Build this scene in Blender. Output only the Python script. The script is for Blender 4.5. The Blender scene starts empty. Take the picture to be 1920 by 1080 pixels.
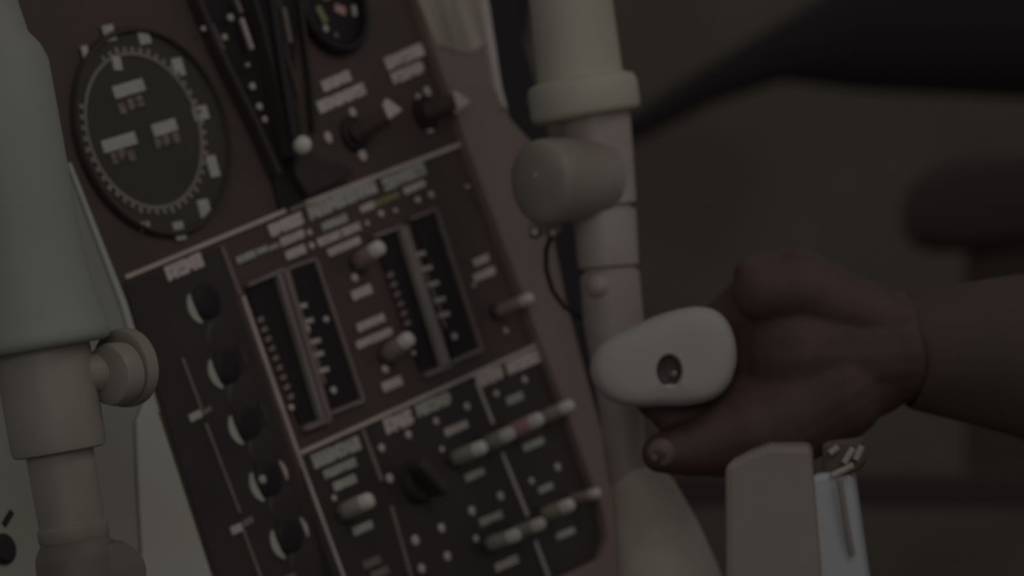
import bpy, bmesh, math, random
from mathutils import Vector, Matrix
random.seed(7)
S = bpy.context.scene
COL = S.collection

# ---------------------------------------------------------------- camera, world, lights, exposure
FPX = 7000.0                                   # focal length in pixels of a 1920 px wide frame
CAMZ = 1.30
cam_d = bpy.data.cameras.new('camera')
cam_d.sensor_width = 36.0
cam_d.lens = FPX * 36.0 / 1920.0
cam_d.clip_start = 0.05
cam_d.dof.use_dof = True
cam_d.dof.focus_distance = 1.42
cam_d.dof.aperture_fstop = 12.5
cam = bpy.data.objects.new('camera', cam_d)
COL.objects.link(cam)
cam.location = (0, 0, CAMZ)
cam.rotation_euler = (math.pi / 2, 0, 0)
S.camera = cam

world = bpy.data.worlds.new('world')
S.world = world
world.use_nodes = True
bg = world.node_tree.nodes['Background']
bg.inputs[0].default_value = (0.97, 0.98, 1.0, 1)
bg.inputs[1].default_value = 0.36

def area(name, loc, target, size, power, col):
    d = bpy.data.lights.new(name, 'AREA')
    d.shape = 'DISK'; d.size = size; d.energy = power; d.color = col
    o = bpy.data.objects.new(name, d)
    COL.objects.link(o)
    o.location = loc
    v = Vector(target) - Vector(loc)
    o.rotation_euler = v.to_track_quat('-Z', 'Y').to_euler()
    return o
area('ceiling_lamp', (0.75, 0.95, 2.35), (0.05, 1.8, 1.3), 0.7, 6.5, (1.0, 0.95, 0.92))
area('front_fill', (-0.12, -0.40, 1.72), (-0.10, 1.65, 1.22), 0.9, 9.0, (0.94, 1.0, 0.98))  # soft fill added just above the camera, not a window

S.view_settings.view_transform = 'Standard'
S.view_settings.look = 'None'
S.view_settings.gamma = 1.0
S.view_settings.use_curve_mapping = False
S.view_settings.exposure = -2.05
S.cycles.use_denoising = True

# ---------------------------------------------------------------- helpers
def W(px, py, d):
    """world point seen at pixel (px,py) at distance d along the view axis"""
    return Vector(((px - 960) / FPX * d, d, CAMZ + (540 - py) / FPX * d))

def srgb(r, g, b):
    f = lambda c: (c / 255 / 12.92) if c <= 10 else ((c / 255 + 0.055) / 1.055) ** 2.4
    return (f(r), f(g), f(b), 1)

MATS = {}
def mat(name, rgb, rough=0.5, metal=0.0, vary=0.0, scale=30.0, rgb2=None, bump=0.0, stretch=None):
    m = bpy.data.materials.new(name)
    m.use_nodes = True
    nt = m.node_tree
    b = nt.nodes['Principled BSDF']
    b.inputs['Roughness'].default_value = rough
    b.inputs['Metallic'].default_value = metal
    c1 = srgb(*rgb)
    b.inputs['Base Color'].default_value = c1
    if vary or rgb2:
        tc = nt.nodes.new('ShaderNodeTexCoord')
        mp = nt.nodes.new('ShaderNodeMapping')
        if stretch: mp.inputs['Scale'].default_value = stretch
        nz = nt.nodes.new('ShaderNodeTexNoise')
        nz.inputs['Scale'].default_value = scale
        nz.inputs['Detail'].default_value = 3
        rp = nt.nodes.new('ShaderNodeValToRGB')
        c2 = srgb(*rgb2) if rgb2 else tuple(x * (1 - vary) for x in c1[:3]) + (1,)
        rp.color_ramp.elements[0].position = 0.35; rp.color_ramp.elements[0].color = c2
        rp.color_ramp.elements[1].position = 0.68; rp.color_ramp.elements[1].color = c1
        nt.links.new(tc.outputs['Object'], mp.inputs['Vector'])
        nt.links.new(mp.outputs['Vector'], nz.inputs['Vector'])
        nt.links.new(nz.outputs['Fac'], rp.inputs['Fac'])
        nt.links.new(rp.outputs['Color'], b.inputs['Base Color'])
        if bump:
            bp = nt.nodes.new('ShaderNodeBump')
            bp.inputs['Strength'].default_value = bump
            bp.inputs['Distance'].default_value = 0.002
            nt.links.new(nz.outputs['Fac'], bp.inputs['Height'])
            nt.links.new(bp.outputs['Normal'], b.inputs['Normal'])
    MATS[name] = m
    return m

mat('panel_brown', (98, 76, 73), 0.55, 0, 0.25, 22, (84, 73, 66))
mat('panel_black', (70, 62, 58), 0.5, 0, 0.2, 25)
mat('black', (38, 30, 30), 0.6)
mat('knob_black', (72, 64, 62), 0.42)
mat('dial_face', (78, 72, 64), 0.5, 0, 0.15, 30)
mat('print', (232, 214, 205), 0.6, 0, 0.15, 160)
mat('print_grey', (205, 200, 186), 0.6, 0, 0.15, 160)
mat('line', (222, 204, 196), 0.6, 0, 0.2, 60)
mat('line_dim', (152, 135, 130), 0.6, 0, 0.2, 60)
mat('rail_grey', (165, 152, 146), 0.5, 0, 0.2, 40)
mat('olive', (150, 148, 104), 0.6)
mat('pink', (205, 160, 155), 0.6)
mat('tip_white', (235, 225, 215), 0.4)
mat('bat_brown', (168, 147, 140), 0.5, 0, 0.25, 90)
mat('bat_grey', (178, 170, 156), 0.45, 0, 0.25, 90)
mat('bat_pink', (200, 156, 154), 0.5)
mat('column_white', (166, 169, 159), 0.6, 0, 0.12, 9, (158, 156, 144))
mat('joint_brown', (128, 114, 106), 0.55, 0, 0.2, 25)
mat('plate_shaded', (166, 165, 153), 0.6, 0, 0.1, 8, (158, 152, 140))  # plate grey darkened: the left column's shade put into the colour
mat('column_right', (202, 196, 176), 0.55, 0, 0.12, 14)
mat('column_tan', (168, 159, 146), 0.5, 0, 0.15, 20, (150, 138, 124))
mat('column_mauve', (196, 183, 175), 0.45, 0, 0.2, 20, (172, 156, 148))
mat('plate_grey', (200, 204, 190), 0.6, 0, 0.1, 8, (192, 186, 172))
mat('rail_beige', (158, 136, 129), 0.6, 0, 0.2, 14, (142, 122, 115), 0.2, (1, 0.25, 1))
mat('rail_streaked', (205, 192, 178), 0.6, 0, 0.2, 70, (140, 126, 112), 0.2, (1, 0.12, 1))  # paler streaked beige for the upper rim
mat('rail_edge', (215, 202, 194), 0.5, 0, 0.15, 30)
mat('boot_beige', (236, 226, 208), 0.6, 0, 0.2, 18, (204, 190, 172))
mat('grip_white', (188, 180, 172), 0.6, 0, 0.05, 20)
mat('hole_dark', (104, 95, 92), 0.5)
mat('metal', (150, 140, 132), 0.35, 0.6)
mat('skin', (100, 75, 72), 0.7, 0, 0.3, 40, (86, 64, 62), 0.35)
mat('nail', (122, 96, 92), 0.5)
mat('sleeve', (92, 75, 71), 0.9, 0, 0.25, 26, (82, 70, 63), 0.4)
mat('box_warm', (162, 146, 138), 0.6, 0, 0.12, 16, (150, 138, 130))
mat('box_cool', (196, 194, 198), 0.55, 0, 0.1, 16)
mat('wall_olive', (152, 142, 124), 0.9, 0, 0.3, 2.2, (138, 122, 112))
mat('floor_dark', (110, 100, 90), 0.9, 0, 0.2, 4)
mat('far_black', (66, 57, 58), 0.9)
mat('far_brown', (92, 80, 76), 0.9)
mat('far_dark', (104, 92, 84), 0.9)

class MB:
    def __init__(self): self.v = []; self.f = []
    def add(self, vs, fs):
        n = len(self.v)
        self.v += [tuple(p) for p in vs]
        self.f += [tuple(n + i for i in f) for f in fs]
    def box(self, c, ex, ey, ez):
        c = Vector(c); ex = Vector(ex); ey = Vector(ey); ez = Vector(ez)
        vs = [c + sx * ex + sy * ey + sz * ez for sz in (-1, 1) for sy in (-1, 1) for sx in (-1, 1)]
        self.add(vs, [(0, 2, 3, 1), (4, 5, 7, 6), (0, 1, 5, 4), (2, 6, 7, 3), (0, 4, 6, 2), (1, 3, 7, 5)])
    def flat(self, pts, z0, z1):
        """prism over a counter-clockwise xy outline"""
        n = len(pts)
        a = sum(pts[i][0] * pts[(i + 1) % n][1] - pts[(i + 1) % n][0] * pts[i][1] for i in range(n))
        if a < 0: pts = pts[::-1]
        vs = [(p[0], p[1], z0) for p in pts] + [(p[0], p[1], z1) for p in pts]
        fs = [tuple(range(n))[::-1], tuple(range(n, 2 * n))] + [(i, (i + 1) % n, n + (i + 1) % n, n + i) for i in range(n)]
        self.add(vs, fs)
    def loft(self, rings, cap0=True, cap1=True, close=True):
        k = len(rings[0]); n = len(rings)
        vs = [p for r in rings for p in r]; fs = []
        for j in range(n - 1):
            for i in range(k if close else k - 1):
                a = j * k + i; b = j * k + (i + 1) % k
                fs.append((a, b, b + k, a + k))
        if cap0: fs.append(tuple(range(k))[::-1])
        if cap1: fs.append(tuple(range((n - 1) * k, n * k)))
        self.add(vs, fs)
    def tube(self, pts, rads, seg=20, caps=True, up=None):
        pts = [Vector(p) for p in pts]; rings = []; ref = None
        for i, p in enumerate(pts):
            a = pts[max(i - 1, 0)]; b = pts[min(i + 1, len(pts) - 1)]
            t = (b - a)
            if t.length < 1e-9: t = pts[-1] - pts[0]
            t = t.normalized()
            if ref is None:
                ref = t.orthogonal().normalized() if up is None else Vector(up)
            x = (ref - t * ref.dot(t)).normalized(); ref = x
            y = t.cross(x)
            r = rads[i]
            rings.append([p + r * (math.cos(q) * x + math.sin(q) * y) for q in [2 * math.pi * s / seg for s in range(seg)]])
        self.loft(rings, caps, caps)
    def lathe(self, prof, c=(0, 0, 0), ax=(0, 0, 1), seg=32, caps=(True, True)):
        """prof: list of (radius, height along ax)"""
        ax = Vector(ax).normalized(); x = ax.orthogonal().normalized(); y = ax.cross(x); c = Vector(c)
        rings = [[c + ax * h + max(r, 1e-5) * (math.cos(q) * x + math.sin(q) * y) for q in [2 * math.pi * s / seg for s in range(seg)]] for r, h in prof]
        self.loft(rings, *caps)
    def build(self, name, m, parent=None, smooth=None, bevel=0.0, loc=None, fix=True):
        me = bpy.data.meshes.new(name)
        if loc is not None:
            l = Vector(loc); vs = [Vector(p) - l for p in self.v]
        else: vs = self.v
        me.from_pydata([tuple(p) for p in vs], [], self.f)
        if fix:
            bm = bmesh.new(); bm.from_mesh(me)
            bmesh.ops.recalc_face_normals(bm, faces=bm.faces)
            bm.to_mesh(me); bm.free()
        me.materials.append(MATS[m])
        o = bpy.data.objects.new(name, me)
        COL.objects.link(o)
        if loc is not None: o.location = loc
        if parent: o.parent = parent
        if smooth:
            for p in me.polygons: p.use_smooth = True
            try: me.set_sharp_from_angle(angle=math.radians(smooth))
            except Exception: pass
        if bevel:
            b = o.modifiers.new('bevel', 'BEVEL'); b.width = bevel; b.segments = 2; b.limit_method = 'ANGLE'
        return o

def thing(name, label, cat, loc=(0, 0, 0), group=None, M=None):
    o = bpy.data.objects.new(name, None)
    COL.objects.link(o)
    o.empty_display_size = 0.02
    if M is not None: o.matrix_world = M
    else: o.location = loc
    o['label'] = label; o['category'] = cat
    if group: o['group'] = group
    return o
def tag(o, label, cat, group=None):
    o['label'] = label; o['category'] = cat
    if group: o['group'] = group
    return o

# ---------------------------------------------------------------- the panel's plane (turned 50 degrees about its own upright)
AL, TH, PH = 0.418, 0.876, -0.114
h_ = Vector((math.cos(AL), 0, math.sin(AL))); v_ = Vector((math.sin(AL), 0, -math.cos(AL))); d_ = Vector((0, 1, 0))
U = math.cos(TH) * h_ + math.sin(TH) * d_
N0 = math.sin(TH) * h_ - math.cos(TH) * d_
V = math.cos(PH) * v_ + math.sin(PH) * N0
N = math.cos(PH) * N0 - math.sin(PH) * v_
O = W(600, 540, 1.8)
PM = Matrix(((U.x, -V.x, N.x, O.x), (U.y, -V.y, N.y, O.y), (U.z, -V.z, N.z, O.z), (0, 0, 0, 1)))
CAMP = Vector((0, 0, CAMZ))
def L(px, py, h=0.0):
    """panel coordinates (x right, y up, z out) of the point of the plane h above the panel that shows at a pixel"""
    r = W(px, py, 1.0) - CAMP
    t = ((O + N * h - CAMP).dot(N)) / r.dot(N)
    q = CAMP + r * t - O
    return Vector((q.dot(U), -q.dot(V), h))
MPX = 1.8 / FPX                                # metres per pixel at the panel

# ---------------------------------------------------------------- setting
w = MB(); w.box((0.3, 9.0, 1.3), (5.0, 0, 0), (0, 0.05, 0), (0, 0, 1.6))
w.build('wall_back', 'wall_olive')['kind'] = 'structure'
w = MB(); w.box((0.3, 4.0, -0.35), (5.0, 0, 0), (0, 5.1, 0), (0, 0, 0.05))
w.build('floor', 'floor_dark')['kind'] = 'structure'

# background, far out of focus
m = MB()
m.tube([W(900, 345, 6.0), W(1190, 240, 6.0), W(1320, 165, 6.0), W(1450, 105, 6.0), W(1600, 66, 6.05), W(1950, 60, 6.1), W(2200, 60, 6.2)], [x * 6.0 / FPX for x in (22, 26, 34, 50, 105, 130, 130)], 24)
tag(m.build('ceiling_strut', 'far_black', None, 60), 'black blurred strut rising to the upper right in the background', 'strut')
def headrest():
    t = thing('seat_back', 'dark blurred seat back at the right edge behind the hand', 'seat', W(1830, 420, 5.5))
    l = t.location
    m = MB()
    rings = []
    for k in range(9):
        a = k / 8 * math.pi; yy = -math.cos(a) * 0.07; s = 0.55 + 0.45 * math.sin(a)
        c = W(1850, 380, 5.5) - l
        rings.append([c + Vector((s * 0.125 * math.copysign(abs(math.cos(q)) ** 0.7, math.cos(q)), yy, s * 0.070 * math.copysign(abs(math.sin(q)) ** 0.7, math.sin(q)) + 0.15 * s * 0.125 * math.cos(q))) for q in [2 * math.pi * i / 28 for i in range(28)]])
    m.loft(rings); m.build('headrest', 'far_brown', t, 60)
    m = MB(); m.box(W(1950, 690, 5.58) - l, (0.11, 0, 0), (0, 0.05, 0), (0, 0, 0.2)); m.build('backrest', 'far_dark', t, None, 0.02)
    m = MB(); m.tube([W(1880, 560, 5.56) - l, W(1870, 400, 5.54) - l], [0.012, 0.012], 12); m.build('headrest_post', 'far_dark', t, 60)
    return t
headrest()
m = MB(); a, b = W(1240, 918, 5.0), W(2400, 922, 5.0)
m.box((a + b) / 2, (b - a) / 2, (0, 0.03, 0), (0, 0, 30 * 5.0 / FPX))
tag(m.build('cross_beam', 'far_brown', None, None, 0.004), 'dark horizontal beam low in the background behind the arm', 'beam')
m = MB(); a = W(955, 110, 3.2)
m.box(a, (0.012, 0, -0.003), (0, 0.02, 0), (0.012, 0, 0.085))
tag(m.build('window_post', 'far_black', None, None, 0.004), 'dark upright post between the panel edge and the right white column', 'post')

# ---------------------------------------------------------------- console that carries the panel
console = thing('control_console', 'pale grey tilted console frame around the dark instrument panel', 'console', M=PM)
def edge(pts, z0, z1, name, m, par, bevel=0.0012, h=None):
    b = MB(); b.flat([L(x, y, z1 if h is None else h)[:2] for x, y in pts], z0, z1)
    return b.build(name, m, par, None, bevel)
edge([(6, -20), (-60, -200), (-520, -60), (-330, 560), (-120, 1180), (130, 1460), (492, 1345), (400, 1080), (230, 562), (128, 300)], -0.004, 0.003, 'side_plate', 'plate_shaded', console)
edge([(258, 790), (282, 728), (302, 782), (397, 1074), (440, 1200), (290, 1260), (272, 1080), (262, 900)], 0.003, 0.006, 'lit_strip', 'plate_grey', console)  # added strip: the plate's lit part beyond that shade, as lighter grey
edge([(128, 306), (134, 304), (238, 566), (300, 772), (290, 776), (228, 570)], 0.003, 0.0048, 'edge_lip', 'plate_grey', console, 0.0004)
edge([(731, -160), (868, -160), (912, 0), (938, 165), (958, 222), (1000, 268), (1034, 420), (1062, 560), (1102, 710), (1150, 880), (1230, 1075), (1100, 1135), (1000, 1180), (470, 1420), (492, 1345), (1062, 1078), (1128, 1046), (1142, 1010), (1132, 960), (1045, 720), (875, 265), (785, 0)], -0.004, 0.006, 'rim', 'rail_beige', console)
edge([(733, -158), (866, -158), (908, 0), (922, 78), (884, 102), (858, 98), (822, 86), (786, -2)], 0.004, 0.0072, 'upper_rim', 'rail_streaked', console)
edge([(864, -160), (872, -160), (917, 0), (942, 165), (953, 205), (945, 200), (931, 165), (903, 0)], 0.005, 0.0088, 'edge_trim', 'rail_edge', console, 0.0006)
b = MB(); b.flat([L(x, y, -0.03)[:2] for x, y in [(0, -170), (850, -170), (1170, 980), (480, 1400), (-60, 1300)]], -0.20, -0.006)
b.build('housing', 'black', console, None, 0.004)
# a pedestal down to the floor under the housing
inv = PM.inverted()
b = MB()
top = O - N * 0.12 + V * 0.10
b.box(inv @ Vector((top.x, top.y + 0.02, (top.z - 0.30) / 2 - 0.0)), inv.to_3x3() @ Vector((0.09, 0, 0)), inv.to_3x3() @ Vector((0, 0.09, 0)), inv.to_3x3() @ Vector((0, 0, (top.z + 0.30) / 2 - 0.02)))
b.build('pedestal', 'far_dark', console, None, 0.004)
# dark screw at the left edge of the plate
b = MB(); c = L(4, 1030, 0.003)
b.lathe([(0.0068, -0.002), (0.0068, 0.0015), (0.005, 0.003), (0.0, 0.003)], c, seg=20)
b.build('plate_screw', 'black', console, 40)
b = MB(); c = L(14, 972, 0.003)
b.box(c, (0.0035, 0.002, 0), (-0.0006, 0.0012, 0), (0, 0, 0.0006)); b.build('plate_scratch', 'black', console)
b = MB(); c = L(60, 368, 0.003)

# ---------------------------------------------------------------- instrument panel
panel = thing('instrument_panel', 'dark brown cockpit instrument panel with dials, scales, toggle switches and pale lettering', 'panel', M=PM)
plate_px = [(6, -20), (128, 300), (230, 562), (400, 1080), (492, 1345), (1062, 1078), (1128, 1046), (1142, 1010), (1132, 960), (1045, 720), (875, 265), (785, 0), (731, -160), (-45, -160)]
edge(plate_px, -0.004, 0.0, 'panel_plate', 'panel_brown', panel, 0.0)
# lower and left sub-panels are blacker plates screwed onto the brown one
edge([(233, 532), (408, 464), (548, 860), (632, 1095), (470, 1260), (400, 1060)], 0.0, 0.0008, 'sub_panel', 'panel_black', panel, 0.0003)
edge([(562, 862), (1012, 652), (1044, 722), (1128, 960), (1138, 1008), (1124, 1040), (1062, 1070), (640, 1260)], 0.0, 0.0008, 'sub_panel', 'panel_black', panel, 0.0003)

def strip(p0, p1, wpx, m='line', name='divider_line', z=0.0009, th=0.0007, par=None):
    a = L(*p0); b_ = L(*p1)
    d = (b_ - a); n = Vector((-d.y, d.x, 0)).normalized() * (wpx * MPX / 2)
    q = MB(); q.flat([tuple((a + n)[:2]), tuple((b_ + n)[:2]), tuple((b_ - n)[:2]), tuple((a - n)[:2])], z - th, z + th)
    return q.build(name, m, par or panel)
strip((232, 521), (532, 396), 8)
strip((568, 383), (874, 266), 9)
strip((556, 852), (1014, 643), 8)
strip((412, 462), (447, 553), 8, 'line_dim')
strip((452, 556), (556, 852), 8)
strip((556, 852), (640, 1080), 7)
strip((640, 1080), (690, 1215), 7)
strip((676, 806), (712, 902), 9, 'line_dim')
strip((730, 950), (768, 1085), 8, 'line_dim')
strip((890, 716), (921, 795), 8)
strip((938, 850), (986, 968), 8)
strip((1000, 1015), (1026, 1085), 8)
strip((338, 672), (374, 768), 6, 'line_dim')
strip((382, 795), (446, 962), 6, 'line_dim')
strip((452, 995), (486, 1085), 6, 'line_dim')
strip((352, 786), (374, 775), 14, 'print_grey', 'index_mark')
strip((376, 775), (392, 766), 9, 'line_dim', 'index_mark')
strip((430, 997), (450, 988), 15, 'line', 'index_mark')
strip((452, 984), (470, 974), 12, 'line_dim', 'index_mark')
strip((540, 395), (572, 382), 7, 'line_dim')

GL = [  # blurred lettering: nearly solid character blocks with small gaps
    [(0, 0, 1, .62), (0, .6, .5, 1), (.7, .6, 1, 1)], [(0, 0, .6, 1), (.55, .1, 1, .48), (.55, .6, 1, 1)], [(0, 0, 1, 1)],
    [(0, .2, 1, 1), (.1, 0, .9, .25)], [(0, 0, .55, 1), (.5, .2, 1, .9)], [(0, .46, 1, 1), (0, 0, 1, .36)]]
def lettering(cx, cy, wpx, hpx, m='print', z=0.0009, par=None, name='printed_lettering', n=None, slope=0.43, fill=False):
    a = L(cx - wpx / 2, cy + wpx / 2 * slope, z); b_ = L(cx + wpx / 2, cy - wpx / 2 * slope, z)
    ex = (b_ - a); wl = ex.length; ex = ex.normalized(); ey = Vector((-ex.y, ex.x, 0))
    hl = hpx * MPX
    n = n or max(1, round(wl / (hl * 0.66)))
    cw = wl / n
    q = MB()
    for i in range(n):
        g = random.choice(GL)
        if fill: g = [(0, 0, 1.06, 1)]
        for x0, y0, x1, y1 in g:
            c = a + ex * (i * cw + cw * 0.94 * (x0 + x1) / 2) + ey * (hl * ((y0 + y1) / 2 - 0.5))
            q.box(c, ex * (cw * 0.47 * (x1 - x0)), ey * (hl * (y1 - y0) / 2), (0, 0, 0.0004))
    return q.build(name, m, par or panel)
def dot(cx, cy, r=7, m='print', z=0.0009, par=None, name='index_dot', el=1.0):
    c = L(cx, cy, z); q = MB()
    q.lathe([(r * MPX, -0.0006), (r * MPX, 0.0006), (r * MPX * .7, 0.001), (0, 0.0011)], (0, 0, 0), seg=14)
    o = q.build(name, m, par or panel, 40, loc=(0, 0, 0)); o.location = c; o.scale = (1.0, el, 1)
    return o

# --- big round dial, upper left
DC = L(266, 246); DR = 0.0325 * 1.0
def dial():
    t = MB()
    R = 0.0374
    BC = L(283, 248)                           # the bezel sits a little off the scale's centre
    t.lathe([(R * 1.34, -0.001), (R * 1.345, 0.002), (R * 1.32, 0.0035), (R * 1.28, 0.0035), (R * 1.26, 0.002), (R * 1.26, 0.0)], BC, seg=64, caps=(False, False))
    base = t.build('round_dial', 'knob_black', panel, 40)
    q = MB(); q.lathe([(R * 1.27, -0.0005), (R * 1.27, 0.0012), (0, 0.0012)], BC, seg=64); q.build('dial_face', 'dial_face', base, 40)
    q = MB(); q.lathe([(R * 1.315, 0.0034), (R * 1.315, 0.0040), (R * 1.295, 0.0040), (R * 1.295, 0.0034)], BC, seg=64, caps=(False, False)); q.build('bezel_edge', 'panel_brown', base, 40)
    q = MB(); q.lathe([(R * 1.0, 0.001), (R * 1.0, 0.002), (R * 0.96, 0.002), (R * 0.96, 0.001)], DC, seg=72, caps=(False, False)); q.build('scale_ring', 'rail_grey', base, 40)
    for k in range(48):
        a = 2 * math.pi * k / 48
        if 1.9 < a < 2.5 : continue
        e = Vector((math.cos(a), math.sin(a), 0)); f = Vector((-e.y, e.x, 0))
        q = MB(); l = 0.05 if k % 4 else 0.065
        c = DC + e * R * (1.0 + l * .5) + Vector((0, 0, 0.0016))
        q.box(c, e * R * (l * .8), f * R * 0.03, (0, 0, 0.0004)); q.build('tick', 'rail_grey', base)
    for cx, cy, wp, hp in [(204, 62, 20, 30), (270, 70, 20, 26), (334, 126, 19, 34), (376, 212, 26, 26), (399, 312, 17, 40), (383, 392, 20, 36), (336, 433, 18, 34), (272, 424, 18, 16), (160, 98, 12, 24)]:
        lettering(cx, cy, wp, hp, 'print_grey', 0.0016, base, 'numeral', 1, 0.2, cy not in (424, 98))
    for cx, cy, wp in [(241, 166, 56), (223, 267, 62), (308, 239, 44)]:
        lettering(cx, cy, wp, 23, 'print_grey', 0.0016, base, 'dial_lettering', None, 0.3, True)
    for cx, cy in [(229, 203), (246, 195), (262, 189), (214, 297), (228, 288), (246, 291), (297, 268), (312, 262), (330, 258)]:
        lettering(cx, cy, 12, 20, 'line_dim', 0.0016, base, 'dial_figure', 1, 0.3)
    a, b_, c = L(208, 104, .0016), L(224, 108, .0016), L(229, 132, .0016); d2 = L(213, 132, .0016)
    q = MB(); q.flat([a[:2], b_[:2], c[:2], d2[:2]], 0.0012, 0.0022); q.build('pointer_mark', 'print_grey', base)
dial()

# --- lever quadrant at the top
def quadrant():
    q = MB(); q.flat([L(x, y)[:2] for x, y in [(300, -170), (362, 0), (440, 175), (500, 310), (522, 398), (572, 384), (560, 250), (548, 150), (556, 0), (500, -170)]], 0.0002, 0.0014)
    base = q.build('lever_quadrant', 'black', panel)
    def bar(pts, wpx, z, hgt, name, m):
        loc = [L(x, y, z) for x, y in pts]; qq = MB()
        rings = []
        for i, p in enumerate(loc):
            d = (loc[min(i + 1, len(loc) - 1)] - loc[max(i - 1, 0)]).normalized(); n = Vector((-d.y, d.x, 0)) * (wpx * MPX / 2)
            rings.append([p + n, p - n, p - n + Vector((0, 0, hgt)), p + n + Vector((0, 0, hgt))])
        qq.loft(rings); return qq.build(name, m, base, None, 0.0004)
    bar([(325, -80), (395, 90), (470, 240), (510, 330)], 12, 0.001, 0.006, 'quadrant_rail', 'knob_black')
    bar([(432, -80), (475, 60), (505, 180), (530, 300)], 10, 0.001, 0.008, 'quadrant_rail', 'knob_black')
    bar([(500, -80), (520, 60), (535, 180), (548, 290)], 18, 0.001, 0.004, 'quadrant_rail', 'knob_black')
    bar([(545, -80), (562, 60), (575, 160), (582, 250)], 8, 0.001, 0.004, 'quadrant_rail', 'panel_black')
    for (a, b_, wp, mm) in [((424, 0), (436, 30), 8, 'line_dim'), ((436, 40), (456, 98), 9, 'line'), ((515, 20), (528, 86), 10, 'line_dim'), ((524, 118), (545, 190), 9, 'panel_brown'), ((380, 52), (402, 100), 8, 'line_dim')]:
        strip(a, b_, wp, mm, 'scale_strip', 0.006, 0.0006, base)
    for x, y, r in [(432, 33, 7), (473, 162, 7), (486, 200, 7), (496, 224, 6), (421, 70, 6), (464, 122, 4), (381, 54, 5)]:
        dot(x, y, r, 'line', 0.006, base, 'scale_dot')
    # foot of the lever, its arm and white ball
    q = MB(); q.flat([L(x, y, 0.006)[:2] for x, y in [(548, 252), (600, 298), (655, 312), (668, 326), (580, 366), (558, 330)]], 0.001, 0.006); q.build('lever_foot', 'panel_black', base, None, 0.001)
    q = MB(); q.tube([L(500, -60, 0.012), L(528, 120, 0.012), L(552, 262, 0.012)], [0.0026, 0.0026, 0.0026], 12); q.build('lever_arm', 'black', base, 60)
    c = L(567, 272, 0.014); q = MB(); R = 0.0046
    q.lathe([(R * math.sin(math.pi * k / 10), -R * math.cos(math.pi * k / 10)) for k in range(11)], c, seg=20); q.build('ball_knob', 'tip_white', base, 60)
quadrant()

# --- small round gauge at the top edge
def gauge():
    c = L(618, 18); R = 0.0235; q = MB()
    q.lathe([(R, 0), (R, 0.005), (R * .93, 0.0065), (R * .84, 0.006), (R * .82, 0.001)], c, seg=48, caps=(False, False))
    base = q.build('round_gauge', 'black', panel, 40)
    q = MB(); q.lathe([(R * .9, 0), (R * .9, 0.0012), (0, 0.0012)], c, seg=40); q.build('gauge_face', 'black', base, 40)
    for (a, b_, wp, mm) in [((562, 4), (576, 8), 14, 'line_dim'), ((572, 30), (582, 46), 15, 'pink'), ((590, 14), (606, 44), 15, 'olive'), ((603, 50), (608, 60), 11, 'line'), ((623, 16), (642, 24), 17, 'pink'), ((658, 12), (660, 32), 10, 'print_grey'), ((622, 66), (628, 70), 10, 'line_dim'), ((590, 74), (596, 72), 10, 'line_dim'), ((600, -2), (615, -6), 12, 'olive')]:
        strip(a, b_, wp, mm, 'gauge_mark', 0.0018, 0.0005, base)
gauge()

# --- two rotary selectors with white pointers
def selector(cx, cy, tip, hh, dots):
    c = L(cx, cy); q = MB(); R = 0.0090
    q.lathe([(R, 0), (R, 0.0018), (R * .85, 0.0026), (0, 0.0026)], c, seg=32); base = q.build('rotary_selector', 'black', panel, 40)
    t = L(tip[0], tip[1], hh); q = MB()
    # fluted bar grip rising from the skirt
    a = c + Vector((0, 0, 0.002)); b_ = Vector((c.x * .35 + t.x * .65, c.y * .35 + t.y * .65, hh))
    q.tube([a, a.lerp(b_, .5), b_], [R * .62, R * .55, R * .5], 14); q.build('grip', 'panel_brown', base, 40)
    q = MB(); s = 0.0066
    q.flat([(t.x - s, t.y - s * .75), (t.x + s * 1.15, t.y - s * .35), (t.x - s * .2, t.y + s * .95), (t.x - s * .7, t.y + s * .6)], hh - 0.002, hh + 0.001)
    q.build('pointer_cap', 'print', base, None, 0.0012)
    for x, y, r in dots: dot(x, y, r, 'print', 0.0009, panel, 'index_dot', 1.3)
selector(662, 252, (735, 205), 0.020, [(661, 212, 8), (615, 258, 9), (679, 290, 10)])
selector(797, 212, (864, 190), 0.018, [(785, 184, 7), (801, 172, 8), (805, 240, 9)])

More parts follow.
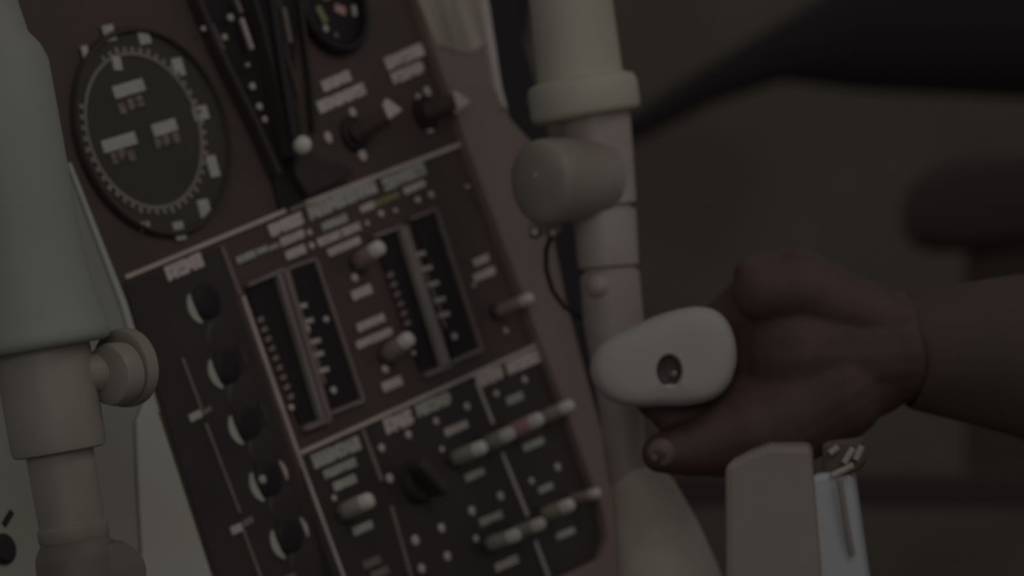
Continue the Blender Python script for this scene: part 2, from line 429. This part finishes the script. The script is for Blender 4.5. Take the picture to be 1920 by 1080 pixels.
LET = [(630, 152, 52, 22, 'p'), (640, 184, 88, 24, 'p'), (758, 106, 70, 26, 'p'), (764, 136, 58, 24, 'p'),
       (345, 500, 68, 27, 'p'), (536, 421, 62, 24, 'p'), (548, 446, 44, 16, 'p'), (554, 473, 36, 17, 'p'),
       (641, 374, 126, 28, 'g'), (757, 331, 78, 26, 'g'), (627, 417, 46, 16, 'g'), (617, 447, 42, 16, 'p'), (658, 430, 34, 16, 'p'), (645, 462, 60, 15, 'p'),
       (689, 388, 26, 14, 'p'), (726, 373, 44, 12, 'o'), (777, 351, 40, 14, 'p'), (461, 482, 34, 13, 'g'), (491, 469, 20, 11, 'g'), (513, 463, 18, 8, 'g'),
       (678, 548, 36, 19, 'p'), (695, 605, 50, 16, 'p'), (702, 634, 66, 15, 'p'), (735, 720, 36, 19, 'p'), (902, 488, 28, 15, 'p'), (908, 514, 40, 16, 'p'),
       (630, 848, 88, 27, 'g'), (637, 878, 60, 17, 'g'), (646, 905, 42, 17, 'g'), (680, 990, 36, 16, 'g'), (697, 1054, 32, 15, 'd'), (712, 1074, 32, 15, 'd'),
       (747, 790, 52, 30, 'p'), (812, 758, 64, 25, 'g'), (855, 803, 42, 15, 'p'), (890, 890, 36, 15, 'g'), (1000, 833, 38, 14, 'g'), (920, 972, 42, 15, 'g'),
       (950, 1056, 42, 16, 'p'), (1060, 1000, 34, 13, 'g'), (1023, 915, 26, 13, 'g'), (918, 706, 48, 27, 'p'), (980, 679, 60, 25, 'p'), (965, 747, 30, 16, 'g'),
       (565, 1075, 60, 14, 'd')]
for cx, cy, wp, hp, k in LET:
    lettering(cx, cy, wp, hp, {'p': 'print', 'g': 'print_grey', 'o': 'olive', 'd': 'line_dim'}[k])
for x, y, r in [(714, 401, 7), (783, 375, 7), (808, 365, 7), (741, 395, 5), (688, 419, 5), (580, 436, 6), (584, 461, 7), (665, 521, 8),
                (765, 815, 8), (715, 840, 8), (817, 790, 7), (875, 762, 8), (778, 873, 7), (730, 897, 9), (828, 843, 6), (938, 930, 9), (884, 958, 9), (827, 990, 9), (778, 1013, 10),
                (838, 1043, 9), (790, 1066, 9), (892, 1010, 7), (1045, 876, 8), (996, 902, 7), (983, 712, 7), (930, 738, 7), (948, 620, 6), (722, 692, 8), (775, 662, 5), (888, 535, 4), (626, 934, 6), (876, 350, 4)]:
    dot(x, y, r)

# --- vertical scale instruments, middle section
def scale_frame(win_px, rail, mrail, teeth, dots, border, ticks, win2_px, tm):
    q = MB(); q.flat([L(x, y)[:2] for x, y in win_px], 0.0, 0.0012); base = q.build('scale_instrument', 'black', panel)
    q = MB(); q.flat([L(x, y)[:2] for x, y in win2_px], 0.0, 0.0012); q.build('scale_window', 'black', base)
    for a, b_, wp, mm in rail: strip(a, b_, wp, mm, 'frame_bar', 0.0024, 0.0016, base)
    for a, b_, wp in border: strip(a, b_, wp, 'line_dim', 'window_border', 0.0018, 0.0008, base)
    for x, y in teeth:
        s = lettering(x, y, 20, 9, 'line', 0.0018, base, 'scale_tooth', 1, 0.25, True)
        strip((x - 9, y + 6), (x - 2, y + 26), 6, tm, 'scale_tooth', 0.0018, 0.0005, base)
    for x, y, r in dots: dot(x, y, r, 'print', 0.002, base, 'scale_dot')
    for x, y in ticks: strip((x - 5, y + 4), (x + 5, y - 2), 10, 'line_dim', 'tick', 0.0016, 0.0004, base)
scale_frame([(458, 541), (514, 520), (592, 782), (560, 796)],
            [((526, 508), (608, 790), 15, 'line_dim'), ((512, 512), (596, 792), 10, 'rail_grey'), ((456, 537), (525, 507), 8, 'line_dim'), ((562, 806), (610, 788), 10, 'line_dim')],
            'rail_grey', [(565, 574), (577, 602), (590, 640), (596, 664), (606, 694)], [(611, 599, 6), (575, 617, 7), (625, 732, 7), (546, 764, 6)],
            [((534, 505), (586, 487), 6), ((586, 487), (676, 752), 7), ((614, 776), (676, 752), 8)],
            [(484 + 7.0 * k, 600 + 18 * k) for k in range(9)], [(540, 508), (586, 490), (668, 752), (618, 772)], 'line_dim')
scale_frame([(698, 446), (742, 428), (822, 680), (786, 696)],
            [((746, 428), (828, 690), 24, 'rail_grey'), ((692, 446), (744, 427), 8, 'line_dim'), ((790, 706), (836, 686), 10, 'line_dim')],
            'rail_grey', [(787, 476), (800, 503), (812, 532), (824, 562), (832, 590)], [(852, 631, 7)],
            [((764, 412), (812, 393), 7), ((812, 393), (898, 656), 7), ((842, 680), (898, 656), 9)],
            [(727 + 6.4 * k, 516 + 18 * k) for k in range(6)], [(770, 414), (808, 400), (888, 654), (846, 672)], 'line_dim')

# --- toggle switches
def toggle(base_px, tip_px, hh, r, m, tipm='tip_white', rt=None):
    a = L(*base_px); b_ = L(tip_px[0], tip_px[1], hh); ax = (b_ - a); ln = ax.length; r *= MPX; rt = (rt or r * 0.92 / MPX) * MPX
    q = MB(); q.lathe([(r * .85, 0), (r * 1.0, ln * .25), (r * .98, ln * .70), (r * .85, ln * .78)], (0, 0, 0), ax, 20)
    o = q.build('toggle_switch', m, panel, 40); o.location = a
    q = MB(); q.lathe([(rt * .7, ln * .70), (rt, ln * .74), (rt, ln * .96), (rt * .8, ln * 1.05), (rt * .4, ln * 1.09), (0, ln * 1.1)], (0, 0, 0), ax, 20)
    q.build('lever_tip', tipm, o, 50)
    q = MB(); q.lathe([(r * 1.35, 0.0), (r * 1.35, 0.0022), (r * 1.05, 0.0032), (0, 0.0032)], (0, 0, 0), (0, 0, 1), 6)
    q.build('mounting_nut', 'knob_black', o)
    return o
TG = [((668, 494), (713, 463), .016, 17, 'bat_brown'), ((722, 668), (768, 634), .016, 17, 'bat_brown'), ((928, 586), (994, 559), .019, 13, 'bat_brown'),
      ((640, 962), (694, 937), .016, 17, 'bat_grey'),
      ((848, 862), (906, 838), .018, 16, 'bat_grey'), ((906, 836), (958, 812), .018, 16, 'bat_grey'), ((954, 812), (1012, 785), .018, 16, 'bat_pink'), ((1012, 786), (1070, 760), .018, 14, 'bat_grey'),
      ((912, 1022), (970, 1002), .018, 15, 'bat_grey'), ((960, 1002), (1016, 981), .018, 14, 'bat_grey'), ((1015, 968), (1070, 946), .018, 15, 'bat_grey'), ((1064, 940), (1120, 924), .018, 12, 'bat_brown')]
for a, b_, hh, r, mm in TG: toggle(a, b_, hh, r, mm)

# --- column of dark knobs on the left, with pale bracket marks between them
def arc(cx, cy, r, a0, a1, wpx, m, par, name='bracket_mark'):
    c = L(cx, cy); q = MB(); n = 9; r *= MPX; wd = wpx * MPX
    rings = []
    for k in range(n):
        t = math.radians(a0 + (a1 - a0) * k / (n - 1)); e = Vector((math.cos(t), math.sin(t), 0)); s = math.sin(math.pi * (k + .6) / (n + .2))
        rings.append([c + e * (r - wd * s / 2) + Vector((0, 0, z)) for z in (0.0008, 0.0016)] + [c + e * (r + wd * s / 2) + Vector((0, 0, z)) for z in (0.0016, 0.0008)])
    q.loft(rings); return q.build(name, m, par)
BR = [(385, 566), (424, 688), (462, 793), (501, 899), (540, 1006)]
for i, (x, y) in enumerate(BR):
    c = L(x, y); q = MB(); R = 33 * MPX
    q.lathe([(R, 0), (R, 0.0014), (R * .9, 0.0020), (R * .4, 0.0022), (0, 0.0022)], c, seg=28); o = q.build('selector_knob', 'black', panel, 40)
    arc(x, y, 45, 148, 226, 17, 'print_grey', o)
    if i in (3, 4): arc(x, y, 46, -20, 30, 9, 'line', o)
    if i in (1, 2): arc(x, y, 48, -20, 30, 8, 'panel_brown', o)
    if i == 3: dot(x - 9, y, 8, 'print_grey', 0.0026, o, 'knob_dot')
for x, y in [(414, 634), (453, 744), (492, 844), (531, 950), (570, 1054)]:
    c = L(x, y); q = MB(); R = 42 * MPX
    q.lathe([(R, 0), (R * .98, 0.0008), (R * .93, 0.0014), (R * .7, 0.0018), (0, 0.002)], c, seg=32); q.build('domed_knob', 'panel_black', panel, 60)
# dark rotary switch in the lower middle
def rotary(x, y):
    c = L(x, y); q = MB(); R = 42 * MPX
    q.lathe([(R, 0), (R, 0.003), (R * .85, 0.006), (0, 0.006)], c, seg=36); o = q.build('rotary_switch', 'panel_black', panel, 40)
    q = MB(); q.box(c + Vector((-0.001, 0.001, 0.0105)), (0.0028, 0.0016, 0), (-0.006, 0.0095, 0), (0, 0, 0.0048)); q.build('grip', 'knob_black', o, None, 0.0015)
rotary(778, 905)

# ---------------------------------------------------------------- columns
def axis_col(stations, d, seg=40):
    """stations: (px, py, radius px)"""
    pts = [W(x, y, d) for x, y, r in stations]; rads = [r * d / FPX for x, y, r in stations]
    q = MB(); ax = (pts[-1] - pts[0]).normalized()
    x = ax.orthogonal().normalized(); y = ax.cross(x)
    rings = [[p + r * (math.cos(t) * x + math.sin(t) * y) for t in [2 * math.pi * s / seg for s in range(seg)]] for p, r in zip(pts, rads)]
    q.loft(rings); return q
def ax_l(y): return 95 + .17 * (y - 750)
DL = 1.50
lc = thing('control_column', 'thick white column with round side knob at the left edge', 'column', W(95, 750, DL))
def put(q, name, m, par, sm=40, bev=0.0):
    o = q.build(name, m, par, sm, bev, loc=None)
    l = par.matrix_world.translation if par.parent is None else par.parent.matrix_world.translation
    o.data.transform(Matrix.Translation(-par_loc(par)))
    return o
def par_loc(p):
    l = Vector(p.location)
    while p.parent: p = p.parent; l += Vector(p.location)
    return l
sl = lambda ys: [(ax_l(y), y, r) for y, r in ys]
put(axis_col(sl([(-160, 58), (-40, 60), (20, 66), (70, 74), (95, 92), (125, 103), (280, 105), (450, 106), (560, 116), (625, 131), (640, 133), (650, 128), (655, 118)]), DL, 56), 'upper_sleeve', 'column_white', lc, 50)
put(axis_col(sl([(640, 84), (655, 90), (700, 91), (835, 90), (846, 87), (849, 80)]), DL, 48), 'middle_sleeve', 'column_tan', lc, 40)
put(axis_col(sl([(840, 64), (930, 63), (985, 62)]), DL, 40), 'shaft', 'column_tan', lc, 40)
put(axis_col(sl([(983, 62), (987, 67), (1010, 67), (1016, 62)]), DL, 40), 'collar_ring', 'column_tan', lc, 40)
put(axis_col(sl([(1010, 62), (1022, 70), (1036, 78), (1052, 80), (1120, 84), (1260, 90)]), DL, 40), 'lower_boot', 'joint_brown', lc, 50)
q = MB(); c = W(206, 1078, DL)
q.lathe([(56 * DL / FPX, -0.012), (64 * DL / FPX, -0.008), (64 * DL / FPX, 0.004), (54 * DL / FPX, 0.010), (0, 0.011)], c, Vector((0.5, -0.84, 0.2)), 36)
put(q, 'lower_joint', 'joint_brown', lc, 40)
kd = Vector((-0.62, -0.76, -0.10)).normalized()
q = MB(); c = W(232, 690, 1.515); s = DL / FPX
q.lathe([(64 * s, -0.0055), (74 * s, -0.0040), (76 * s, -0.001), (74 * s, 0.002), (66 * s, 0.003), (0, 0.003)], c, kd, 40)
kn = put(q, 'clamp_knob', 'column_tan', lc, 40)
q = MB(); c = W(217, 701, 1.503)
q.lathe([(58 * s, -0.004), (60 * s, 0.002), (56 * s, 0.0048), (44 * s, 0.006), (0, 0.0065)], c, kd, 40)
q2 = put(q, 'knob_cap', 'column_tan', kn, 40)
q = MB(); q.tube([W(150, 700, DL), W(215, 697, 1.505)], [0.008, 0.008], 16); put(q, 'knob_stem', 'column_tan', lc, 40)

DRT = 1.80
rc = thing('control_column', 'slim white right column with wide collar and elbow joint between panel and hand', 'column', W(1130, 400, DRT))
put(axis_col([(1050, -160, 78), (1070, 0, 78), (1088, 150, 81), (1089, 158, 81)], DRT, 48), 'upper_sleeve', 'column_right', rc, 50)
put(axis_col([(1088, 148, 88), (1089, 153, 100), (1092, 166, 104), (1098, 208, 104), (1099, 216, 101), (1100, 221, 92)], DRT, 48), 'collar', 'column_right', rc, 50)
put(axis_col([(1114, 205, 66), (1118, 240, 66), (1132, 383, 62), (1133, 388, 52)], DRT, 40), 'neck', 'column_mauve', rc, 40)
put(axis_col([(1133, 385, 50), (1133, 392, 50), (1133, 396, 60), (1141, 498, 57), (1142, 503, 50)], DRT, 40), 'middle_sleeve', 'column_mauve', rc, 40)
put(axis_col([(1142, 500, 48), (1143, 509, 48), (1143, 513, 56), (1150, 600, 57), (1160, 700, 48), (1166, 780, 41), (1172, 850, 39), (1182, 905, 40)], DRT, 40), 'shaft', 'column_mauve', rc, 40)
put(axis_col([(1186, 880, 38), (1196, 896, 52), (1206, 915, 59), (1232, 1000, 80), (1252, 1085, 97), (1290, 1260, 120)], DRT, 48), 'lower_boot', 'boot_beige', rc, 50)
ed = Vector((-0.72, -0.69, -0.10)).normalized(); s = DRT / FPX
q = MB(); c = W(1122, 330, DRT - 0.005)
q.lathe([(70 * s, 0), (72 * s, 0.010), (76 * s, 0.013), (80 * s, 0.030), (80 * s, 0.036), (77 * s, 0.0392), (68 * s, 0.0412), (45 * s, 0.0425), (20 * s, 0.0432), (0, 0.0434)], c, ed, 44)
el = put(q, 'elbow_joint', 'column_tan', rc, 45)
q = MB(); c2 = c + ed * 0.0428 + Vector((0.004, 0, 0.004)); c2 += Vector((0.004, 0, 0.002)); q.box(c2, (0.0058, 0, 0.0030), (-0.0010, 0, 0.0020), ed * 0.0026); put(q, 'highlight_bar', 'tip_white', el, None, 0.0005)  # pale bar standing in for the highlight on the elbow's end face
for x, y, in [(1003, 436), (1036, 437)]:
    q = MB(); q.lathe([(11 * s, -0.004), (11 * s, 0.003), (7 * s, 0.005), (0, 0.005)], W(x, y, 1.80), (0, -1, 0.1), 14); put(q, 'bolt', 'metal', rc, 40)
q = MB(); q.box(W(1022, 425, 1.808), (0.008, 0, 0.001), (0, 0.004, 0), (0, 0, 0.004)); put(q, 'bracket', 'column_mauve', rc, None, 0.0008)
q = MB(); pts = [(1034, 440), (1024, 470), (1024, 505), (1036, 545), (1058, 575), (1090, 596), (1130, 604)]
q.tube([W(x, y, 1.80) for x, y in pts], [5 * s] * len(pts), 10); put(q, 'cable', 'black', rc, 60)
q = MB(); q.lathe([(26 * s * math.sin(math.pi * k / 10), -26 * s * math.cos(math.pi * k / 10)) for k in range(11)], W(1124, 537, DRT - 0.0095), (0, 1, 0), 20); put(q, 'stud', 'column_mauve', rc, 60)

# ---------------------------------------------------------------- grip held by the hand
DG = 1.66; sg = DG / FPX
grip = thing('control_grip', 'rounded white control grip with small dark hole held in the fist', 'grip', W(1250, 675, DG))
OUT = [(1104, 695), (1110, 665), (1131, 641), (1178, 618), (1238, 591), (1297, 576), (1333, 575), (1362, 591), (1377, 624), (1385, 659), (1380, 701), (1362, 736), (1333, 754), (1285, 763), (1226, 763), (1178, 763), (1143, 754), (1116, 730)]
def grip_head():
    HC = (1257, 696); NN = 72
    def rad(t):
        best = None; dx, dy = math.cos(t), math.sin(t)
        for i in range(len(OUT)):
            (x0, y0), (x1, y1) = OUT[i], OUT[(i + 1) % len(OUT)]
            ex, ey = x1 - x0, y1 - y0; den = dx * ey - dy * ex
            if abs(den) < 1e-9: continue
            k = ((x0 - HC[0]) * ey - (y0 - HC[1]) * ex) / den; u = ((x0 - HC[0]) * dy - (y0 - HC[1]) * dx) / den
            if k > 0 and -1e-6 <= u <= 1 + 1e-6: best = k if best is None else min(best, k)
        return best
    R0 = [rad(2 * math.pi * i / NN) for i in range(NN)]
    R1 = [sum(R0[(i + j) % NN] for j in (-2, -1, 0, 1, 2)) / 5 for i in range(NN)]
    def ring(ins, depth, sc=1.0):
        return [W(HC[0] + max(R1[i] * sc - ins, 8) * math.cos(2 * math.pi * i / NN), HC[1] + max(R1[i] * sc - ins, 8) * math.sin(2 * math.pi * i / NN), DG) + Vector((0, depth, 0)) for i in range(NN)]
    def hole(r, depth):
        return [W(HC[0] - 2 + r * .78 * math.cos(2 * math.pi * i / NN), HC[1] + r * math.sin(2 * math.pi * i / NN), DG) + Vector((0, depth, 0)) for i in range(NN)]
    q = MB()
    q.loft([ring(40, 0.028), ring(8, 0.026), ring(0, 0.020), ring(0, 0.010), ring(4, 0.005), ring(11, 0.002), ring(22, 0.0004), ring(30, 0, .8), hole(34, -0.0002), hole(30, 0.0010), hole(27, 0.006)], True, False)
    o = put(q, 'grip_head', 'grip_white', grip, 50)
    q = MB(); q.loft([hole(26.5, 0.0025), hole(22, 0.005), hole(6, 0.007)], False, True); h = put(q, 'recess', 'hole_dark', o, 50)
    c = W(1264, 702, DG) + Vector((0, 0.004, 0))
    q = MB(); q.lathe([(7 * sg, -0.002), (7 * sg, 0.001), (0, 0.002)], c, (0, -1, 0), 14); put(q, 'screw', 'metal', o, 40)
grip_head()
q = MB(); q.tube([W(1262, 672, DG) + Vector((0, 0.024, 0)), W(1265, 666, DG) + Vector((0, 0.06, 0)), W(1290, 676, 1.76), W(1310, 710, 1.80)], [0.0135, 0.0130, 0.0125, 0.0125], 24); put(q, 'grip_shaft', 'grip_white', grip, 50)

# ---------------------------------------------------------------- white post below the hand
DP = 1.60
post = thing('support_post', 'pale square support post rising below the fist at the bottom edge', 'post', W(1450, 1200, DP))
def slab(pts, d, th, name, m, par, bev=0.002, yaw=0.0):
    fr = [W(x, y, d) + Vector((0, yaw * (x - pts[0][0]) * d / FPX, 0)) for x, y in pts]; bk = [p + Vector((0.004, th, 0)) for p in fr]
    q = MB(); q.loft([fr, bk]); return put(q, name, m, par, None, bev)
slab([(1360, 1300), (1359, 872), (1402, 850), (1440, 836), (1520, 836), (1534, 1000), (1556, 1300)], DP, 0.04, 'front_plate', 'box_warm', post, 0.003)
slab([(1524, 1300), (1516, 892), (1560, 884), (1600, 888), (1628, 1080), (1662, 1300)], DP + 0.008, 0.03, 'side_plate', 'box_cool', post, 0.003, 0.3)
q = MB(); pts = [(1572, 930), (1576, 1010)]
q.tube([W(1574, 900, DP + 0.008), W(1590, 1000, DP + .01), W(1598, 1040, DP + .012)], [0.0014] * 3, 8); put(q, 'seam', 'box_warm', post)
lt = slab([(1540, 830), (1612, 822), (1620, 866), (1604, 884), (1556, 906), (1542, 880)], DP + 0.012, 0.02, 'latch', 'far_dark', post, 0.002)
for a, b_ in [((1556, 850), (1572, 838)), ((1582, 868), (1600, 840)), ((1604, 862), (1616, 836)), ((1560, 892), (1600, 872))]:
    q = MB(); q.tube([W(a[0], a[1], DP + .010), W(b_[0], b_[1], DP + .010)], [0.0016, 0.0016], 10); put(q, 'latch_rib', 'column_mauve', lt)

# ---------------------------------------------------------------- the hand and sleeve
person = thing('person', 'dark shadowed right hand and forearm gripping the white control grip', 'person', W(1720, 655, 1.70))
def fist():
    bm_v = MB()
    def cap(p, q_, r0, r1, seg=18):
        A = W(*p); B = W(*q_); r0 *= p[2] / FPX; r1 *= q_[2] / FPX
        ax = (B - A); ln = ax.length; prof = []
        for k in range(7):
            a = math.pi / 2 * k / 6; prof.append((r0 * math.sin(a), -r0 * math.cos(a)))
        for k in range(7):
            a = math.pi / 2 * k / 6; prof.append((r1 * math.cos(a), ln + r1 * math.sin(a)))
        bm_v.lathe(prof, A, ax, seg)
    def chain(pts):
        for a, b_ in zip(pts, pts[1:]): cap(a[:3], b_[:3], a[3], b_[3])
    # forearm, wrist
    chain([(2150, 668, 1.70, 125), (1880, 660, 1.70, 112), (1740, 655, 1.70, 102), (1640, 650, 1.70, 108)])
    # metacarpals: index nearest the viewer, little finger farthest
    chain([(1680, 610, 1.69, 56), (1500, 540, 1.685, 68), (1432, 545, 1.682, 58)])
    chain([(1680, 620, 1.71, 56), (1500, 528, 1.705, 62), (1425, 545, 1.705, 54)])
    chain([(1680, 650, 1.72, 56), (1500, 560, 1.725, 62), (1420, 570, 1.725, 50)])
    chain([(1680, 680, 1.73, 56), (1500, 610, 1.742, 60), (1425, 615, 1.745, 46)])
    # palm body and thumb base
    chain([(1640, 658, 1.70, 106), (1500, 660, 1.70, 126), (1430, 670, 1.705, 92)])
    chain([(1630, 692, 1.70, 92), (1500, 730, 1.70, 108), (1420, 770, 1.70, 92)])
    # fingers wrapped over the far side of the shaft
    chain([(1432, 545, 1.690, 54), (1340, 622, 1.698, 38), (1230, 640, 1.702, 35), (1185, 690, 1.704, 32), (1215, 735, 1.704, 29)])
    chain([(1425, 545, 1.710, 50), (1340, 612, 1.722, 38), (1225, 640, 1.726, 36), (1180, 700, 1.726, 32), (1225, 745, 1.726, 29)])
    chain([(1420, 570, 1.728, 46), (1340, 625, 1.744, 36), (1232, 645, 1.748, 34), (1185, 705, 1.748, 30), (1225, 760, 1.746, 28)])
    chain([(1425, 615, 1.748, 42), (1345, 640, 1.764, 32), (1250, 655, 1.766, 29), (1205, 705, 1.766, 26), (1230, 755, 1.764, 24)])
    # thumb closed under the grip
    chain([(1560, 730, 1.695, 104), (1460, 790, 1.692, 96), (1410, 806, 1.690, 88), (1345, 828, 1.686, 68), (1300, 840, 1.682, 55), (1258, 847, 1.678, 44), (1240, 850, 1.676, 38)])
    chain([(1215, 738, 1.690, 30), (1262, 780, 1.690, 38), (1320, 790, 1.692, 44)])
    # knuckle bumps
    cap((1490, 500, 1.685), (1498, 503, 1.690), 36, 36); cap((1412, 516, 1.684), (1480, 504, 1.690), 38, 40)
    me = bpy.data.meshes.new('tmp'); me.from_pydata(bm_v.v, [], bm_v.f)
    o = bpy.data.objects.new('tmp', me); COL.objects.link(o)
    r = o.modifiers.new('r', 'REMESH'); r.mode = 'VOXEL'; r.voxel_size = 0.0016
    s_ = o.modifiers.new('s', 'SMOOTH'); s_.factor = 0.5; s_.iterations = 5
    dg = bpy.context.evaluated_depsgraph_get(); dg.update()
    me2 = bpy.data.meshes.new_from_object(o.evaluated_get(dg))
    bpy.data.objects.remove(o)
    me2.name = 'hand'
    me2.transform(Matrix.Translation(-Vector(person.location)))
    for p in me2.polygons: p.use_smooth = True
    me2.materials.clear(); me2.materials.append(MATS['skin'])
    ho = bpy.data.objects.new('hand', me2); COL.objects.link(ho); ho.parent = person
    # thumb nail facing the viewer
    q = MB(); c = W(1240, 848, 1.6685)
    q.lathe([(0.0056, -0.0015), (0.0060, 0.0000), (0.004, 0.0008), (0, 0.0010)], c, (-0.15, -1, -0.05), 20)
    put(q, 'thumb_nail', 'nail', person, 50)
    q = MB(); q.lathe([(0.0016, -0.001), (0.0016, 0.0008), (0, 0.001)], W(1227, 858, 1.6665), (-0.15, -1, 0), 12); put(q, 'nail_mark', 'hole_dark', person, 50)
fist()
def sleeve():
    q = MB(); rings = []
    st = [(1716, 656, 98), (1714, 656, 108), (1719, 656, 111), (1760, 657, 120), (1830, 664, 138), (1905, 672, 157), (2050, 690, 185), (2300, 700, 200), (2600, 700, 205)]
    for i, (x, y, r) in enumerate(st):
        c = W(x, y, 1.70); rr = r * 1.70 / FPX
        rings.append([c + Vector((0.004 * math.sin(t * 2 + i), rr * math.cos(t), rr * math.sin(t) * (1 + (0.03 * math.sin(5 * t + i * 1.3) if i > 2 else 0)))) for t in [2 * math.pi * k / 48 for k in range(48)]])
    q.loft(rings, False, True)
    o = put(q, 'sleeve', 'sleeve', person, 60)
    s_ = o.modifiers.new('s', 'SUBSURF'); s_.levels = 1; s_.render_levels = 2
sleeve()
